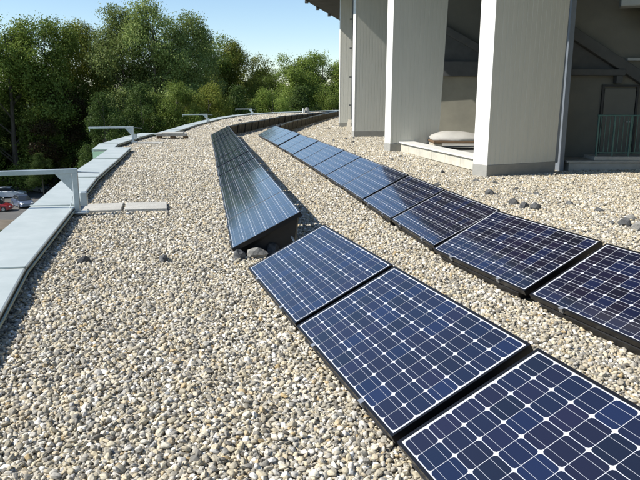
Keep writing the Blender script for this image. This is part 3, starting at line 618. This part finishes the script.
# ------------------------------------------------------------------ trees
def crown_mesh(name, m, seed, n_lobe, lobe_r, prof, leaves, ls, low=.12):
    """unit crown: z 0..1 scaled by H, radius by RR; prof(z) gives the radius profile. Built in metres for H=24, RR=6.5"""
    H, RR = 24.0, 6.5; rs = np.random.RandomState(seed); cen = []; rad = []
    for k in range(n_lobe):
        z = low + (1 - low) * ((k + rs.rand()) / n_lobe) ** .9; a = rs.uniform(0, 6.283); q = prof(z) * RR; rr = q * math.sqrt(rs.uniform(.12, 1))
        lr = rs.uniform(*lobe_r) * (.55 + .45 * prof(z)); cen.append((rr * math.cos(a), rr * math.sin(a), z * H - lr * .3)); rad.append(lr)
    cen = np.array(cen); rad = np.array(rad); pr = rad ** 2 / (rad ** 2).sum()
    ncl = leaves // 26; li = rs.choice(n_lobe, ncl, p=pr); d = rs.normal(size=(ncl, 3)); d /= np.linalg.norm(d, axis=1)[:, None]
    rr = rs.uniform(.45, 1.08, ncl) ** .6; cc = cen[li] + d * (rad[li] * rr)[:, None] * np.array([1, 1, .85])
    lp = np.repeat(cc, 26, 0) + rs.normal(size=(ncl * 26, 3)) * np.array([.42, .42, .36]) * np.repeat(rs.uniform(.6, 1.5, ncl), 26)[:, None]
    n = len(lp); dirn = np.repeat(d, 26, 0)
    nn = .62 * rs.normal(size=(n, 3)) + np.array([0, 0, .4]) + .85 * dirn; nn /= np.linalg.norm(nn, axis=1)[:, None]
    t1 = np.cross(nn, rs.normal(size=(n, 3))); t1 /= np.linalg.norm(t1, axis=1)[:, None]; t2 = np.cross(nn, t1)
    s = rs.uniform(ls * .6, ls * 1.25, n)[:, None]
    vs = np.stack([lp - t1 * s, lp - t2 * s * .55 + nn * s * .1, lp + t1 * s, lp + t2 * s * .55 - nn * s * .1], 1).reshape(-1, 3)
    me = bpy.data.meshes.new(name); me.vertices.add(4 * n); me.vertices.foreach_set('co', vs.astype(np.float32).ravel())
    me.loops.add(4 * n); me.loops.foreach_set('vertex_index', np.arange(4 * n, dtype=np.int32)); me.polygons.add(n); me.polygons.foreach_set('loop_start', np.arange(0, 4 * n, 4, dtype=np.int32))
    me.update(); me.validate(); me.materials.append(MAT[m])
    # trunk with limbs reaching the lobes
    mb = MB(); mb.tube([(0, 0, 0), (.1, .05, H * .3), (-.1, .1, H * .6), (.05, 0, H * .92)], .42, 8, .06)
    for k in range(0, n_lobe, 2):
        c = Vector(cen[k]); z0 = max(1.5, c.z - 1.0 - c.xy.length * .7); mid = Vector((c.x * .45, c.y * .45, (z0 + c.z) / 2 + .2)); mb.tube([(0, 0, z0), mid, c], .13, 5, .03)
    return me, mb.mesh(name + '_trunk', 'bark')
def p_pop(z): return max(.12, min(1, 2.6 * z + .35) * (1 - max(0, z - .55) / .5) ** .5)
def p_rnd(z): return max(.08, math.sqrt(max(0, 1 - ((z - .52) / .52) ** 2)))
def p_bush(z): return max(.1, math.sqrt(max(0, 1 - (z / 1.02) ** 2)))
CR = {'poplar': crown_mesh('poplar_crown', 'leaf_poplar', 1, 46, (1.6, 2.7), p_pop, 74000, .15, .06), 'poplar2': crown_mesh('poplar_crown', 'leaf_poplar', 8, 44, (1.6, 2.8), p_pop, 74000, .15, .06),
      'round': crown_mesh('round_crown', 'leaf_green', 2, 42, (1.7, 3.0), p_rnd, 70000, .155, .08), 'round2': crown_mesh('round_crown', 'leaf_green', 12, 42, (1.6, 2.9), p_rnd, 70000, .155, .08),
      'yellow': crown_mesh('yellow_crown', 'leaf_yellow', 4, 40, (1.6, 2.8), p_rnd, 66000, .15, .08), 'copper': crown_mesh('copper_crown', 'leaf_copper', 5, 26, (1.5, 2.8), p_bush, 44000, .165, .03),
      'dark': crown_mesh('dark_crown', 'leaf_dark', 6, 26, (1.6, 3.0), p_bush, 44000, .17, .03)}
def tree(px, top, dist, wpx, kind, label, cat='tree', group='trees beyond the roof edge'):
    x = (px - 320) / 677.5 * dist; h = (97 - top) / 677.5 * dist + 1.63 - GZ; rad = wpx / 677.5 * dist / 2
    root = thing({'poplar': 'poplar_tree', 'poplar2': 'poplar_tree', 'copper': 'copper_tree', 'dark': 'dark_shrub'}.get(kind, 'deciduous_tree'), label, cat, (x, dist, GZ), rnd.uniform(0, 6.28), group)
    sx = rad / 6.3; sz = h / 24.6
    for nm, me in (('crown', CR[kind][0]), ('trunk', CR[kind][1])):
        o = place(nm, me, root); o.scale = (sx, sx, sz)
TR = [(-150, 40, 90, 110, 'round', 'green tree beyond the left picture edge, outermost'), (-70, 20, 95, 110, 'poplar', 'tall tree just beyond the left picture edge'),
      (10, 20, 96, 100, 'round', 'broad green tree at the left picture edge'), (48, 20, 99, 74, 'round2', 'rounded green tree second from the left picture edge'),
      (84, 26, 108, 70, 'yellow', 'lighter green tree between the rounded left tree and the tall poplar'), (124, 10, 102, 80, 'poplar', 'tallest poplar, left of the twin crowns'),
      (156, 6, 100, 78, 'poplar2', 'tall poplar with the highest top in the middle of the left trees'), (188, 16, 104, 66, 'poplar', 'tall poplar on the right side of the twin crowns'),
      (214, 38, 112, 62, 'round', 'green tree stepping down right of the tall poplars'), (238, 43, 116, 60, 'yellow', 'yellowish green tree left of the gap of sky'),
      (270, 68, 140, 46, 'round2', 'small far tree at the dip in the tree line'), (292, 56, 132, 58, 'round', 'dense far tree left of the white pillars'),
      (322, 53, 136, 60, 'round2', 'dense far tree directly left of the white pillars'), (350, 55, 138, 60, 'yellow', 'far tree mostly hidden behind the white pillars'),
      (58, 84, 97, 66, 'copper', 'dark reddish brown tree in front of the left trees'), (8, 96, 103, 60, 'dark', 'dark low tree above the parked cars'),
      (102, 92, 84, 52, 'dark', 'dark shrub behind the second davit'), (140, 84, 88, 54, 'dark', 'dark shrub below the tallest poplars'), (176, 82, 90, 54, 'round', 'mid green low tree below the poplars'),
      (208, 84, 92, 50, 'yellow', 'low yellowish tree behind the third davit'), (240, 86, 96, 52, 'dark', 'low dark tree behind the farthest davit'), (272, 88, 100, 50, 'round2', 'low green tree left of the far roof vent'),
      (304, 86, 104, 52, 'dark', 'low dark tree behind the far roof vent'), (334, 88, 108, 50, 'round', 'low green tree touching the far white pillar'),
      (-6, 112, 106, 74, 'dark', 'dark undergrowth behind the parked cars at the left edge'), (34, 116, 107, 64, 'copper', 'dark brownish undergrowth behind the blue parked car'), (78, 118, 100, 56, 'dark', 'dark undergrowth above the middle of the near parapet'),
      (30, 60, 118, 80, 'dark', 'dark background tree behind the left trees'), (112, 62, 124, 80, 'dark', 'dark background tree behind the pale green tree'), (178, 58, 124, 80, 'dark', 'dark background tree behind the tall poplars'),
      (228, 72, 132, 70, 'dark', 'dark background tree behind the stepping-down trees'), (304, 74, 156, 76, 'dark', 'dark background tree behind the dense far trees'), (262, 72, 160, 60, 'dark', 'dark background tree filling the dip in the tree line'), (-30, 66, 116, 90, 'dark', 'dark background tree past the left picture edge')]
for a in TR: tree(*a)
yt = thing('young_tree', 'slim young tree with dark crown beside the parked blue car', 'tree', (-35.6, 84.5, GZ))
MB().tube([(0, 0, 0), (.05, 0, 1.5), (0, .05, 4.5)], .11, 8, .05).build('trunk', 'bark', yt)
o = place('crown', CR['dark'][0], yt, (0, 0, 2.4)); o.scale = (.24, .24, .17)

# ------------------------------------------------------------------ parked cars
def car(x, y, rz, paint, label):
    root = thing('parked_car', label, 'car', (x, y, GZ + .02), R(rz), 'cars parked below the roof')
    def loft(secs, name, m, parent=root):
        vs = []; fs = []
        for xx, hw, z0, z1, r in secs: vs += [(xx, -hw, z0), (xx, -hw, z1 - r), (xx, -hw + r, z1), (xx, hw - r, z1), (xx, hw, z1 - r), (xx, hw, z0)]
        k = 6
        for i in range(len(secs) - 1):
            for j in range(k): fs.append((i * k + j, i * k + (j + 1) % k, (i + 1) * k + (j + 1) % k, (i + 1) * k + j))
        fs += [tuple(range(k)), tuple((len(secs) - 1) * k + j for j in range(k))]
        return MB().add(vs, fs).build(name, m, parent, 0, False)
    body = loft([(-2.1, .74, .32, .72, .08), (-2.0, .82, .22, .92, .1), (-1.2, .86, .2, .97, .08), (0, .87, .2, .95, .06), (1.0, .86, .2, .92, .08), (1.75, .82, .22, .78, .1), (2.1, .70, .3, .62, .1)], 'body', paint)
    loft([(-1.75, .74, .9, .98, .02), (-1.15, .70, .9, 1.40, .1), (-.2, .70, .9, 1.46, .1), (.35, .70, .9, 1.40, .1), (1.1, .76, .9, .95, .02)], 'cabin_glass', 'car_glass')
    MB().add([(-1.2, -.6, 1.39), (.36, -.6, 1.40), (.36, .6, 1.40), (-1.2, .6, 1.39), (-1.15, -.58, 1.47), (.3, -.58, 1.47), (.3, .58, 1.47), (-1.15, .58, 1.47)],
             [(0, 3, 2, 1), (4, 5, 6, 7), (0, 1, 5, 4), (1, 2, 6, 5), (2, 3, 7, 6), (3, 0, 4, 7)]).build('roof', paint, root, .02)
    for sx in (-1.28, 1.32):
        for sy in (-1, 1):
            w = MB().tube([(sx, sy * .70, .31), (sx, sy * .885, .31)], .31, 16).build('wheel', 'tyre', root); MB().tube([(sx, sy * .86, .31), (sx, sy * .895, .31)], .19, 12).build('rim', 'rim', w)
    for sy in (-1, 1):
        MB().box(1.93, 2.08, sy * .55 - .15, sy * .55 + .15, .56, .70).build('headlight', 'lamp_clear', root, .03); MB().box(-2.1, -1.98, sy * .62 - .12, sy * .62 + .12, .64, .84).build('tail_light', 'lamp_red', root, .03)
        MB().box(.55, .72, sy * .95 - .09, sy * .95 + .09, .92, 1.04).build('mirror', paint, root, .03)
    return root
car(-37.4, 82.4, -50, 'paint_blue', 'blue-grey parked car under the trees, rightmost in view'); car(-42.6, 90.0, 10, 'paint_white', 'white parked car at the left picture edge, farther back')
car(-39.4, 79.0, 8, 'paint_red', 'red parked car cut off by the left picture edge'); car(-43.0, 84.3, 12, 'paint_dark', 'dark parked car between the white and the red car')
car(-40.6, 95.5, -40, 'paint_silver', 'silver parked car behind the blue car, partly under branches')
